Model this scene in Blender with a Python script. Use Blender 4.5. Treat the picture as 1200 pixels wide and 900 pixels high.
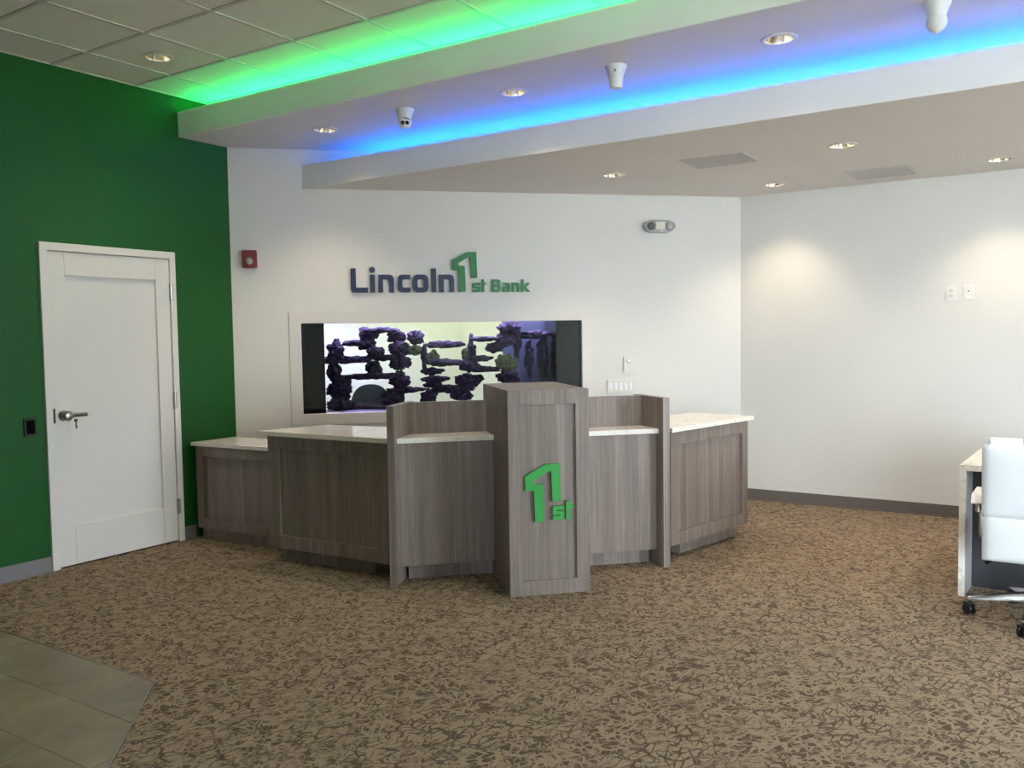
import bpy, bmesh, math, random
from mathutils import Vector, Matrix, noise
from mathutils.geometry import delaunay_2d_cdt

# ------------------------------------------------------------------ reset
for o in list(bpy.data.objects):
    bpy.data.objects.remove(o, do_unlink=True)
S = bpy.context.scene
COL = S.collection
R2 = math.sqrt(0.5)
rnd = random.Random(7)

# ------------------------------------------------------------------ camera
F_PX, YAW, PITCH, ROLL, CAM_H = 1019.18, math.radians(-33.1785), math.radians(3.1746), math.radians(-0.871), 1.5238
fw = Vector((math.sin(YAW)*math.cos(PITCH), math.cos(YAW)*math.cos(PITCH), -math.sin(PITCH)))
rt = Vector((math.cos(YAW), -math.sin(YAW), 0)); up = rt.cross(fw)
rt2 = rt*math.cos(ROLL)+up*math.sin(ROLL); up2 = up*math.cos(ROLL)-rt*math.sin(ROLL)
cd = bpy.data.cameras.new('camera'); cam = bpy.data.objects.new('camera', cd); COL.objects.link(cam)
cam.matrix_world = Matrix(((rt2.x, up2.x, -fw.x, 0), (rt2.y, up2.y, -fw.y, 0), (rt2.z, up2.z, -fw.z, CAM_H), (0, 0, 0, 1)))
cd.sensor_width = 36; cd.lens = F_PX/1200*36; cd.clip_start = 0.05; cd.clip_end = 200
S.camera = cam

# ------------------------------------------------------------------ world: pale overcast sky
SKY_STRENGTH = 33.0
wd = bpy.data.worlds.new('sky'); S.world = wd; wd.use_nodes = True
bg = wd.node_tree.nodes['Background']
bg.inputs[0].default_value = (0.78, 0.90, 1.0, 1); bg.inputs[1].default_value = SKY_STRENGTH

# ------------------------------------------------------------------ exposure
vs = S.view_settings
vs.view_transform = 'Standard'; vs.look = 'None'; vs.gamma = 1; vs.use_curve_mapping = False
vs.exposure = 0.0

# lamp strengths
SPOT_W = 50.0
WARM = (1.0, 0.80, 0.58)
GREEN_E, BLUE_E = 50.0, 78.0

# ------------------------------------------------------------------ room constants (metres)
XG, YR = -5.7247, 7.7862            # green wall, right wall
Q0 = 7.3398                         # tank wall offset along (-x+y)/sqrt2
H1, H2, H3 = 2.7432, 3.0569, 3.3574 # lower soffit, middle soffit, grid ceiling
YU, YL = 4.2092, 5.0618             # fascia planes
XE, YS = 5.2, -3.4                  # window walls behind the camera
HT = 3.62
WY = lambda x: x + Q0/R2            # tank wall line y(x)

# ------------------------------------------------------------------ helpers
def link(o): COL.objects.link(o); return o
def tag(o, label=None, cat=None, group=None, kind=None):
    if label: o['label'] = label
    if cat: o['category'] = cat
    if group: o['group'] = group
    if kind: o['kind'] = kind
    return o
def thing(name, label, cat, loc=(0, 0, 0), rz=0.0, group=None):
    o = link(bpy.data.objects.new(name, None)); o.empty_display_size = 0.1
    o.location = loc; o.rotation_euler = (0, 0, rz)
    return tag(o, label, cat, group)
def obj(name, bm, mat, parent=None, smooth=False, bevel=0, loc=None, rz=0, doubles=False):
    if doubles: bmesh.ops.remove_doubles(bm, verts=bm.verts, dist=1e-5)
    bmesh.ops.recalc_face_normals(bm, faces=bm.faces)
    me = bpy.data.meshes.new(name); bm.to_mesh(me); bm.free()
    me.materials.append(M[mat] if isinstance(mat, str) else mat)
    if smooth:
        for f in me.polygons: f.use_smooth = True
        if smooth == 'auto':
            me.set_sharp_from_angle(angle=math.radians(35))
    o = link(bpy.data.objects.new(name, me))
    if parent: o.parent = parent
    if loc: o.location = loc
    if rz: o.rotation_euler = (0, 0, rz)
    if bevel:
        b = o.modifiers.new('bevel', 'BEVEL'); b.width = bevel; b.segments = 2; b.limit_method = 'ANGLE'
    return o
def B(): return bmesh.new()
def box(bm, x0, x1, y0, y1, z0, z1):
    v = [bm.verts.new(c) for c in ((x0,y0,z0),(x1,y0,z0),(x1,y1,z0),(x0,y1,z0),(x0,y0,z1),(x1,y0,z1),(x1,y1,z1),(x0,y1,z1))]
    for f in ((0,3,2,1),(4,5,6,7),(0,1,5,4),(1,2,6,5),(2,3,7,6),(3,0,4,7)): bm.faces.new([v[i] for i in f])
    return bm
def bx(*a): return box(B(), *a)
def inside(pt, poly):
    x, y = pt; c = False; n = len(poly)
    for i in range(n):
        x1, y1 = poly[i]; x2, y2 = poly[(i+1) % n]
        if (y1 > y) != (y2 > y) and x < (x2-x1)*(y-y1)/(y2-y1)+x1: c = not c
    return c
def prism(bm, outer, holes, w0, w1, mp=lambda u, v, w: (u, v, w)):
    """extrude a 2D outline (with holes) from w0 to w1"""
    pts, edges = [], []
    for loop in [outer]+list(holes):
        b = len(pts); pts += [Vector(q) for q in loop]
        edges += [(b+i, b+(i+1) % len(loop)) for i in range(len(loop))]
    vo, eo, fo, *_ = delaunay_2d_cdt(pts, edges, [], 1, 1e-7)
    tris = []
    for f in fo:
        c = ((vo[f[0]][0]+vo[f[1]][0]+vo[f[2]][0])/3, (vo[f[0]][1]+vo[f[1]][1]+vo[f[2]][1])/3)
        if inside(c, outer) and not any(inside(c, h) for h in holes): tris.append(f)
    a = [bm.verts.new(mp(v[0], v[1], w0)) for v in vo]; b = [bm.verts.new(mp(v[0], v[1], w1)) for v in vo]
    cnt = {}
    for f in tris:
        bm.faces.new([a[i] for i in f]); bm.faces.new([b[i] for i in reversed(f)])
        for i in range(3):
            e = (f[i], f[(i+1) % 3]); k = (min(e), max(e)); cnt.setdefault(k, []).append(e)
    for k, l in cnt.items():
        if len(l) == 1:
            i, j = l[0]; bm.faces.new([a[j], a[i], b[i], b[j]])
    loose = [v for v in bm.verts if not v.link_faces]
    bmesh.ops.delete(bm, geom=loose, context='VERTS')
    return bm
def circle(cx, cy, r, n=32): return [(cx+r*math.cos(2*math.pi*i/n), cy+r*math.sin(2*math.pi*i/n)) for i in range(n)]
def lathe(bm, prof, n=32, c=(0, 0, 0), axis='z', cap=False):
    rings = []
    for r, h in prof:
        ring = []
        for i in range(n):
            a = 2*math.pi*i/n; p = (r*math.cos(a), r*math.sin(a), h)
            if axis == 'y': p = (p[0], p[2], p[1])
            if axis == 'x': p = (p[2], p[0], p[1])
            ring.append(bm.verts.new((c[0]+p[0], c[1]+p[1], c[2]+p[2])))
        rings.append(ring)
    for a, b in zip(rings, rings[1:]):
        for i in range(n): bm.faces.new([a[i], a[(i+1) % n], b[(i+1) % n], b[i]])
    if cap: bm.faces.new(rings[0]); bm.faces.new(rings[-1])
    return bm
def tube(bm, pts, r, n=10):
    pts = [Vector(p) for p in pts]; rings = []
    for i, p in enumerate(pts):
        d = (pts[min(i+1, len(pts)-1)]-pts[max(i-1, 0)]).normalized()
        a = Vector((0, 0, 1)) if abs(d.z) < .9 else Vector((1, 0, 0))
        u = d.cross(a).normalized(); v = d.cross(u)
        rr = r[i] if isinstance(r, (list, tuple)) else r
        rings.append([bm.verts.new(p+u*rr*math.cos(2*math.pi*k/n)+v*rr*math.sin(2*math.pi*k/n)) for k in range(n)])
    for a, b in zip(rings, rings[1:]):
        for k in range(n): bm.faces.new([a[k], a[(k+1) % n], b[(k+1) % n], b[k]])
    bm.faces.new(rings[0]); bm.faces.new(rings[-1])
    return bm
def smooth_path(pts, rad=.04, seg=5):
    pts = [Vector(p) for p in pts]; out = [pts[0]]
    for a, b, c in zip(pts, pts[1:], pts[2:]):
        d1 = (a-b); d2 = (c-b); r = min(rad, d1.length*.45, d2.length*.45)
        s, e = b+d1.normalized()*r, b+d2.normalized()*r
        for i in range(seg+1):
            t = i/seg; out.append(s*(1-t)**2+b*2*t*(1-t)+e*t*t)
    return out+[pts[-1]]
def rounded(pts, seg=4):
    """2D outline from (x, y, radius) corners"""
    out = []; n = len(pts)
    for i in range(n):
        x, y = pts[i][:2]; r = pts[i][2] if len(pts[i]) > 2 else 0
        if r <= 0: out.append((x, y)); continue
        b = Vector((x, y)); a = Vector(pts[i-1][:2]); c = Vector(pts[(i+1) % n][:2])
        d1, d2 = a-b, c-b; rr = min(r, d1.length*.49, d2.length*.49)
        s, e = b+d1.normalized()*rr, b+d2.normalized()*rr
        for k in range(seg+1):
            t = k/seg; q = s*(1-t)**2+b*2*t*(1-t)+e*t*t; out.append((q.x, q.y))
    return out
def rrect(x0, x1, y0, y1, r, seg=4): return rounded([(x0, y0, r), (x1, y0, r), (x1, y1, r), (x0, y1, r)], seg)
def clip(poly, nx, ny, c):
    """keep the part of a convex polygon with nx*x+ny*y<=c"""
    out = []
    for i in range(len(poly)):
        a, b = poly[i], poly[(i+1) % len(poly)]
        da, db = nx*a[0]+ny*a[1]-c, nx*b[0]+ny*b[1]-c
        if da <= 0: out.append(a)
        if (da < 0 < db) or (db < 0 < da):
            t = da/(da-db); out.append((a[0]+(b[0]-a[0])*t, a[1]+(b[1]-a[1])*t))
    return out
def copy_tree(o, parent=None):
    c = link(o.copy()); c.parent = parent
    for ch in list(o.children):
        if ch.type != 'LIGHT': copy_tree(ch, c)
    return c
XZ = lambda y0: (lambda u, v, w: (u, y0+w, v))      # outline drawn in x-z, extruded along y

# ------------------------------------------------------------------ materials
M = {}
def lin(c):
    f = lambda v: v/12.92 if v <= .04045 else ((v+.055)/1.055)**2.4
    return tuple(f(x/255) for x in c)+(1,)
def mat(name, col, rough=.5, metal=0, spec=.5, srgb=True):
    m = bpy.data.materials.new(name); m.use_nodes = True
    b = m.node_tree.nodes['Principled BSDF']
    b.inputs['Base Color'].default_value = lin(col) if srgb else tuple(col)+(1,)
    b.inputs['Roughness'].default_value = rough; b.inputs['Metallic'].default_value = metal
    b.inputs['Specular IOR Level'].default_value = spec
    M[name] = m; return m, m.node_tree, b
def nd(t, typ, **kw):
    n = t.nodes.new(typ)
    for k, v in kw.items():
        if k == 'inp':
            for a, b in v.items(): n.inputs[a].default_value = b
        else: setattr(n, k, v)
    return n
def ramp(t, fac, stops):
    r = nd(t, 'ShaderNodeValToRGB'); e = r.color_ramp.elements
    while len(e) < len(stops): e.new(.5)
    for el, (p, c) in zip(e, stops): el.position = p; el.color = c
    t.links.new(fac, r.inputs[0]); return r
def bump(t, b, h, strength, dist):
    n = nd(t, 'ShaderNodeBump', inp={'Strength': strength, 'Distance': dist})
    t.links.new(h, n.inputs['Height']); t.links.new(n.outputs[0], b.inputs['Normal'])
def paint(name, col, rough=.6, amp=.02):
    m, t, b = mat(name, col, rough, spec=.35)
    tc = nd(t, 'ShaderNodeTexCoord')
    n = nd(t, 'ShaderNodeTexNoise', inp={'Scale': 180.0, 'Detail': 2.0}); t.links.new(tc.outputs['Object'], n.inputs['Vector'])
    bump(t, b, n.outputs[0], .08, .002)
    n2 = nd(t, 'ShaderNodeTexNoise', inp={'Scale': 1.3, 'Detail': 3.0}); t.links.new(tc.outputs['Object'], n2.inputs['Vector'])
    c = lin(col); k = lambda f: tuple(v*f for v in c[:3])+(1,)
    r = ramp(t, n2.outputs[0], [(.3, k(1-amp)), (.7, k(1+amp))]); t.links.new(r.outputs[0], b.inputs['Base Color'])
paint('white_paint', (222, 220, 214))
paint('fascia_lit_paint', (242, 241, 236))  # window light on the fascias is put into this lighter colour
paint('soffit_paint', (226, 222, 219))
paint('green_paint', (8, 80, 20), .55)
paint('cream_paint', (240, 240, 226))
paint('trim_white', (222, 218, 212), .4)
mat('grey_rubber', (122, 121, 122), .55)
mat('taupe_rubber', (104, 97, 92), .55)
mat('chrome', (222, 222, 224), .2, 1)
mat('satin_nickel', (160, 158, 152), .3, 1)
mat('reflector', (235, 225, 205), .18, 1)
mat('black_plastic', (18, 19, 20), .45)
mat('black_acrylic', (6, 8, 9), .12)
mat('white_plastic', (228, 228, 226), .35)
mat('almond_plastic', (220, 216, 206), .4)
mat('grey_clear', (150, 150, 146), .25)
mat('dark_grey', (70, 70, 70), .5)
mat('alarm_red', (120, 24, 26), .4)
mat('sign_navy', (34, 48, 82), .45)
mat('sign_green', (34, 120, 62), .45)
mat('logo_green', (36, 146, 56), .45)
mat('white_leather', (236, 239, 243), .42)
mat('grid_white', (205, 204, 196), .5)
mat('vent_grey', (200, 196, 194), .5)
mat('dark_cloth', (28, 40, 30), .8)
mat('asphalt', (206, 204, 199), .9)
mat('blue_acrylic', (46, 52, 68), .25)
mat('sand', (130, 124, 165), .9)
mat('desk_dark', (52, 54, 58), .5)
mat('brass', (120, 100, 60), .35, 1)

def wood(name, a, b_, c):
    m, t, b = mat(name, a, .38, spec=.45)
    tc = nd(t, 'ShaderNodeTexCoord'); info = nd(t, 'ShaderNodeObjectInfo')
    off = nd(t, 'ShaderNodeVectorMath', operation='SCALE', inp={0: (3.1, 5.7, 1.3)})
    t.links.new(info.outputs['Random'], off.inputs['Scale'])
    add = nd(t, 'ShaderNodeVectorMath', operation='ADD'); t.links.new(tc.outputs['Object'], add.inputs[0]); t.links.new(off.outputs[0], add.inputs[1])
    def nz(sx, sz, det, dis=0.0):
        mp = nd(t, 'ShaderNodeMapping', inp={'Scale': (sx, sx, sz)}); t.links.new(add.outputs[0], mp.inputs[0])
        n = nd(t, 'ShaderNodeTexNoise', inp={'Scale': 1.0, 'Detail': det, 'Roughness': .6, 'Distortion': dis}); t.links.new(mp.outputs[0], n.inputs['Vector']); return n
    n1, n2, n3 = nz(17, .5, 3, .4), nz(90, 1.6, 4), nz(420, 12, 2)
    m1 = nd(t, 'ShaderNodeMix', data_type='FLOAT', inp={0: .45}); t.links.new(n1.outputs[0], m1.inputs[2]); t.links.new(n2.outputs[0], m1.inputs[3])
    m2 = nd(t, 'ShaderNodeMix', data_type='FLOAT', inp={0: .22}); t.links.new(m1.outputs[0], m2.inputs[2]); t.links.new(n3.outputs[0], m2.inputs[3])
    r = ramp(t, m2.outputs[0], [(.32, lin(c)), (.5, lin(a)), (.68, lin(b_))]); t.links.new(r.outputs[0], b.inputs['Base Color'])
    bump(t, b, m2.outputs[0], .12, .001)
wood('laminate', (124, 112, 104), (154, 142, 133), (98, 87, 79))
wood('grey_laminate', (150, 146, 146), (172, 168, 166), (126, 122, 122))

m, t, b = mat('quartz', (236, 230, 220), .13, spec=.5)
tc = nd(t, 'ShaderNodeTexCoord')
n = nd(t, 'ShaderNodeTexNoise', inp={'Scale': 3.5, 'Detail': 6.0, 'Distortion': 1.2}); t.links.new(tc.outputs['Object'], n.inputs['Vector'])
r = ramp(t, n.outputs[0], [(.485, lin((238, 233, 224))), (.5, lin((216, 208, 196))), (.512, lin((240, 235, 227)))])
t.links.new(r.outputs[0], b.inputs['Base Color'])

# carpet: tan loop pile with a scribble of dark brown strokes
m, t, b = mat('carpet', (120, 100, 78), .95, spec=.1)
tc = nd(t, 'ShaderNodeTexCoord')
wn = nd(t, 'ShaderNodeTexNoise', inp={'Scale': 16.0, 'Detail': 1.0}); t.links.new(tc.outputs['Object'], wn.inputs['Vector'])
ws = nd(t, 'ShaderNodeVectorMath', operation='MULTIPLY_ADD', inp={1: (.03, .03, 0)}); t.links.new(wn.outputs['Color'], ws.inputs[0]); t.links.new(tc.outputs['Object'], ws.inputs[2])
def mx(a, bb):
    q = nd(t, 'ShaderNodeMath', operation='MAXIMUM'); t.links.new(a, q.inputs[0]); t.links.new(bb, q.inputs[1]); return q.outputs[0]
def twigs(angle, scale, stretch, seed, lo, hi):
    """broken network of strokes along one direction; the line width wanders so that strokes start and stop"""
    mp = nd(t, 'ShaderNodeMapping', vector_type='TEXTURE', inp={'Rotation': (0, 0, angle), 'Location': (seed, seed*1.7, 0), 'Scale': (stretch, 1, 1)}); t.links.new(ws.outputs[0], mp.inputs[0])
    v = nd(t, 'ShaderNodeTexVoronoi', feature='DISTANCE_TO_EDGE', voronoi_dimensions='2D', inp={'Scale': scale, 'Randomness': 1.0}); t.links.new(mp.outputs[0], v.inputs['Vector'])
    pn = nd(t, 'ShaderNodeTexNoise', noise_dimensions='4D', inp={'Scale': 16.0, 'Detail': 1.0, 'W': seed*3.3}); t.links.new(tc.outputs['Object'], pn.inputs['Vector'])
    wd_ = nd(t, 'ShaderNodeMapRange', inp={1: .36, 2: .64, 3: lo, 4: hi}); t.links.new(pn.outputs[0], wd_.inputs[0])
    sb = nd(t, 'ShaderNodeMath', operation='SUBTRACT'); t.links.new(wd_.outputs[0], sb.inputs[0]); t.links.new(v.outputs['Distance'], sb.inputs[1])
    rr = nd(t, 'ShaderNodeMapRange', inp={1: 0.0, 2: .06, 3: 0.0, 4: 1.0}); t.links.new(sb.outputs[0], rr.inputs[0]); return rr.outputs[0]
dk_s = twigs(1.30, 30, 2.4, 1, .02, .15)
for ang, sc, sq, sd in ((.50, 32, 2.8, 5), (2.10, 32, 2.8, 9)): dk_s = mx(dk_s, twigs(ang, sc, sq, sd, -.04, .14))
lt_s = twigs(1.15, 32, 3.0, 21, .02, .19)
for ang, sc, sq, sd in ((.35, 32, 3.0, 25), (2.0, 32, 3.0, 29), (2.7, 32, 2.6, 33)): lt_s = mx(lt_s, twigs(ang, sc, sq, sd, -.03, .17))
inv = nd(t, 'ShaderNodeMath', operation='SUBTRACT', inp={0: 1.0}); t.links.new(lt_s, inv.inputs[1])
big = nd(t, 'ShaderNodeTexNoise', inp={'Scale': 3.6, 'Detail': 2.0}); t.links.new(tc.outputs['Object'], big.inputs['Vector'])
bigr = ramp(t, big.outputs[0], [(.44, (0, 0, 0, 1)), (.56, (1, 1, 1, 1))])
sm = nd(t, 'ShaderNodeMix', data_type='FLOAT'); t.links.new(bigr.outputs[0], sm.inputs[0]); t.links.new(dk_s, sm.inputs[2]); t.links.new(inv.outputs[0], sm.inputs[3])
fine = nd(t, 'ShaderNodeTexNoise', inp={'Scale': 330.0, 'Detail': 2.0}); t.links.new(tc.outputs['Object'], fine.inputs['Vector'])
tanr = ramp(t, fine.outputs[0], [(.3, lin((130, 115, 97))), (.7, lin((165, 148, 126)))])
mixc = nd(t, 'ShaderNodeMix', data_type='RGBA'); mixc.inputs[7].default_value = lin((88, 76, 65))
t.links.new(sm.outputs[0], mixc.inputs[0]); t.links.new(tanr.outputs[0], mixc.inputs[6]); t.links.new(mixc.outputs[2], b.inputs['Base Color'])
bump(t, b, fine.outputs[0], .5, .004)

# entry tile
m, t, b = mat('stone_tile', (124, 114, 96), .42, spec=.4)
tc = nd(t, 'ShaderNodeTexCoord'); info = nd(t, 'ShaderNodeObjectInfo')
n = nd(t, 'ShaderNodeTexNoise', inp={'Scale': 3.0, 'Detail': 7.0, 'Roughness': .62, 'Distortion': .8}); t.links.new(tc.outputs['Object'], n.inputs['Vector'])
r = ramp(t, n.outputs[0], [(.3, lin((108, 99, 83))), (.55, lin((127, 117, 99))), (.75, lin((146, 136, 117)))])
hv = nd(t, 'ShaderNodeHueSaturation'); mr = nd(t, 'ShaderNodeMapRange', inp={3: .9, 4: 1.08}); t.links.new(info.outputs['Random'], mr.inputs[0])
t.links.new(mr.outputs[0], hv.inputs['Value']); t.links.new(r.outputs[0], hv.inputs['Color']); t.links.new(hv.outputs[0], b.inputs['Base Color'])
bump(t, b, n.outputs[0], .06, .003)
mat('grout', (112, 103, 88), .9)

# acoustic ceiling tile
m, t, b = mat('ceiling_tile', (236, 234, 222), .9, spec=.1)
tc = nd(t, 'ShaderNodeTexCoord')
n = nd(t, 'ShaderNodeTexNoise', inp={'Scale': 130.0, 'Detail': 4.0}); t.links.new(tc.outputs['Object'], n.inputs['Vector'])
bump(t, b, n.outputs[0], .35, .003)

# rock
m, t, b = mat('rock', (60, 44, 84), .8, spec=.25)
tc = nd(t, 'ShaderNodeTexCoord')
n = nd(t, 'ShaderNodeTexNoise', inp={'Scale': 34.0, 'Detail': 6.0, 'Roughness': .75}); t.links.new(tc.outputs['Object'], n.inputs['Vector'])
r = ramp(t, n.outputs[0], [(.42, lin((15, 11, 20))), (.58, lin((46, 34, 66))), (.72, lin((150, 134, 190)))]); t.links.new(r.outputs[0], b.inputs['Base Color'])
bump(t, b, n.outputs[0], .8, .02)
m, t, b = mat('rock_green', (60, 66, 52), .8, spec=.25)
tc = nd(t, 'ShaderNodeTexCoord')
n = nd(t, 'ShaderNodeTexNoise', inp={'Scale': 34.0, 'Detail': 6.0, 'Roughness': .75}); t.links.new(tc.outputs['Object'], n.inputs['Vector'])
r = ramp(t, n.outputs[0], [(.35, lin((44, 48, 40))), (.55, lin((92, 100, 72))), (.72, lin((132, 134, 118)))]); t.links.new(r.outputs[0], b.inputs['Base Color'])
bump(t, b, n.outputs[0], .8, .02)

def emit(name, col, s):
    m = bpy.data.materials.new(name); m.use_nodes = True; t = m.node_tree; t.nodes.clear()
    e = nd(t, 'ShaderNodeEmission', inp={0: tuple(col)+(1,), 1: s}); o = nd(t, 'ShaderNodeOutputMaterial'); t.links.new(e.outputs[0], o.inputs[0]); M[name] = m
emit('lamp_glow', (1.0, .80, .58), 14.0)
emit('led_green', (.03, 1.0, .22), GREEN_E)
emit('led_blue', (.012, .16, 1.0), BLUE_E)
emit('tank_led', (.62, .54, 1.0), 30.0)
emit('panel_lamp', (.98, 1.0, .72), 10.0)
def glass(name, tint=(1, 1, 1), refl=1.0):
    m = bpy.data.materials.new(name); m.use_nodes = True; t = m.node_tree; t.nodes.clear()
    tr = nd(t, 'ShaderNodeBsdfTransparent', inp={0: tuple(tint)+(1,)}); gl = nd(t, 'ShaderNodeBsdfGlossy', inp={'Roughness': 0.0})
    fr = nd(t, 'ShaderNodeFresnel', inp={0: 1.5}); k = nd(t, 'ShaderNodeMath', operation='MULTIPLY', inp={1: refl}); t.links.new(fr.outputs[0], k.inputs[0])
    mix = nd(t, 'ShaderNodeMixShader'); o = nd(t, 'ShaderNodeOutputMaterial')
    t.links.new(k.outputs[0], mix.inputs[0]); t.links.new(tr.outputs[0], mix.inputs[1]); t.links.new(gl.outputs[0], mix.inputs[2]); t.links.new(mix.outputs[0], o.inputs[0]); M[name] = m
glass('glass'); glass('tank_glass', (.97, 1.0, .98), .25)

def struct(name, bm, m, label=None, **kw):
    o = obj(name, bm, m, **kw); return tag(o, label, kind='structure')

# ================================================================== ROOM SHELL
# ---- floor: carpet with an inset of entry tiles
floor = struct('floor', bx(XG-.15, XE+.15, YS-.15, YR+.15, -.1, 0), 'carpet', 'brown and tan scribble patterned carpet')
TX, TY = -3.442, 2.300
row, col_ = .305, .61
grout = B(); 
reg = [(XG, -1.2), (TX+(TY+1.2)*.985, -1.2), (TX, TY), (XG, TY)]
prism(grout, reg, [], 0.0, .0035)
obj('tile_bed', grout, 'grout', floor)
j = 0; y = TY
while y > -1.2+.01:
    x = XG-.61+(.307 if j % 2 else .0)+.05
    while x < 0.2:
        poly = [(x+.0012, y-row+.0012), (x+col_-.0012, y-row+.0012), (x+col_-.0012, y-.0012), (x+.0012, y-.0012)]
        poly = clip(poly, .711, .703, .711*TX+.703*TY-.003)
        if len(poly) >= 3: poly = clip(poly, -1, 0, -XG)
        if len(poly) >= 3: poly = clip(poly, 0, -1, 1.2)
        if len(poly) >= 3 and max(q[0] for q in poly)-min(q[0] for q in poly) > .01:
            obj('floor_tile', prism(B(), poly, [], .0005, .006), 'stone_tile', floor, bevel=.0008)
        x += col_
    y -= row; j += 1
tr = B(); prism(tr, [(XG, TY), (TX, TY), (TX+3.45, TY-3.5), (TX+3.456, TY-3.496), (TX+.004, TY+.004), (XG, TY+.004)], [], 0, .0075)
obj('edge_strip', tr, 'satin_nickel', floor)

# ---- walls
DY0, DY1, DZ = 3.108, 4.130, 2.187           # door casing outline on the green wall
w = B()
box(w, XG-.14, XG, YS, DY0+.02, 0, HT); box(w, XG-.14, XG, DY1-.02, WY(XG)+.1, 0, HT); box(w, XG-.14, XG, DY0+.02, DY1-.02, DZ-.02, HT)
box(w, XG-.18, XG-.141, DY0-.05, DY1+.05, 0, DZ+.1)
struct('wall_left', w, 'green_paint', 'dark green painted wall with the white door')
# tank wall (45 degrees): local x along the wall, local -y into the room
TW0 = (XG, WY(XG), 0)                                    # left end of the tank wall
S0 = (XG+WY(XG))*R2                                      # its s coordinate
WLEN = ((YR-Q0/R2)+YR)*R2-S0
OS0, OS1, OZ0, OZ1 = -.222, 2.167, .904, 1.650           # aquarium opening
L = lambda s_: s_-S0
w = B()
prism(w, [(-.02, 0), (WLEN+.02, 0), (WLEN+.02, HT), (-.02, HT)], [[(L(OS0), OZ0), (L(OS1), OZ0), (L(OS1), OZ1), (L(OS0), OZ1)]], 0, .12, XZ(0))
struct('wall_back', w, 'white_paint', 'white wall set at an angle across the corner, with the aquarium', loc=TW0, rz=math.pi/4)
struct('wall_right', bx(XG-.14, XE+.14, YR, YR+.14, 0, HT), 'white_paint', 'white wall behind the desk')
# closet behind the aquarium
struct('wall_closet', bx(XG-.14, XG, WY(XG)+.1, YR, 0, HT), 'cream_paint', 'pale cream wall seen through the aquarium')
struct('wall_closet', bx(XG, YR-Q0/R2-.3, YR-.03, YR-.001, 0, H1), 'cream_paint', 'pale cream wall seen through the aquarium')
cl = B(); prism(cl, [(XG, WY(XG)+.2), (YR-Q0/R2-.2, YR-.03), (XG, YR-.03)], [], H1+.01, H1+.05)
struct('ceiling', cl, 'white_paint', 'white ceiling of the closet behind the aquarium')
# window walls behind the camera
def window_wall(name, wn, length, o0, o1, z0, z1, n, loc, rz, label):
    w = B(); prism(w, [(0, 0), (length, 0), (length, HT), (0, HT)], [[(o0, z0), (o1, z0), (o1, z1), (o0, z1)]], 0, .15, XZ(0))
    struct(name, w, 'white_paint', label, loc=loc, rz=rz)
    win = thing(wn, 'tall daylight window with dark frame', None, loc, rz); tag(win, kind='structure')
    f = B()
    for i in range(n+1):
        x = o0+(o1-o0)*i/n; box(f, x-.03, x+.03, .03, .12, z0, z1)
    box(f, o0, o1, .03, .12, z0, z0+.06); box(f, o0, o1, .03, .12, z1-.06, z1); box(f, o0, o1, .03, .12, 2.15, 2.2)
    obj('window_frame', f, 'dark_grey', win)
    for i in range(n):
        a, c = o0+(o1-o0)*i/n+.03, o0+(o1-o0)*(i+1)/n-.03
        obj('pane', bx(a, c, .07, .076, z0+.06, z1-.06), 'glass', win)
    ld = bpy.data.lights.new('sky_portal', 'AREA'); ld.shape = 'RECTANGLE'; ld.size = o1-o0; ld.size_y = z1-z0
    ld.cycles.is_portal = True
    lo = link(bpy.data.objects.new('sky_portal', ld)); mw = Matrix.Translation(loc) @ Matrix.Rotation(rz, 4, 'Z')
    lo.matrix_world = mw @ Matrix.Translation(((o0+o1)/2, .16, (z0+z1)/2)) @ Matrix.Rotation(math.radians(-90), 4, 'X')
# rear wall: viewed from inside local x runs toward -x ; local -y points into the room (+y)
window_wall('wall_rear', 'window_1', XE-XG, .4, 4.6, .10, 3.05, 3, (XE, YS, 0), math.pi, 'white wall with windows behind the camera')
window_wall('wall_side', 'window_2', YR-YS, 3.0, 5.2, .15, 2.75, 2, (XE, YR, 0), -math.pi/2, 'white side wall with windows')
struct('ground', bx(XE+.2, XE+60, -60, 60, -.25, -.2), 'asphalt', 'pale concrete paving outside the windows')
struct('ground', bx(-40, XE+.2, -60, YS-.2, -.25, -.2), 'asphalt', 'pale concrete paving outside the windows')
struct('wall_shade_block', bx(-3.2, .95, YS, -1.0, 0, 2.3), 'white_paint', 'unseen white block added behind the camera to shade the counter')  # added out of view to shade the left cabinets and entry tiles
struct('roof', bx(XG-.2, XE+.2, YS-.2, YR+.2, HT, HT+.1), 'white_paint', 'unseen roof slab added above the ceilings to keep sky light out')  # unseen slab, put in so that no sky light leaks inside

# ---- baseboards
bb = B(); box(bb, XG, XG+.008, YS, DY0, .004, .100); box(bb, XG, XG+.022, YS, DY0, 0, .012)
struct('baseboard_left', bb, 'grey_rubber', 'grey rubber base along the green wall')
bb = B(); box(bb, XG, XG+.008, DY1, 4.24, .004, .100); box(bb, XG, XG+.022, DY1, 4.24, 0, .012)
struct('baseboard_left', bb, 'grey_rubber', 'grey rubber base between door and low cabinet')
bb = B(); box(bb, YR-Q0/R2, XE, YR-.008, YR, .004, .098); box(bb, YR-Q0/R2, XE, YR-.022, YR, 0, .010)
struct('baseboard_right', bb, 'taupe_rubber', 'taupe rubber base along the white wall')
struct('baseboard_back', bx(0, WLEN-.01, -.008, 0, 0, .098), 'taupe_rubber', 'taupe rubber base along the aquarium wall', loc=TW0, rz=math.pi/4)

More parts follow.
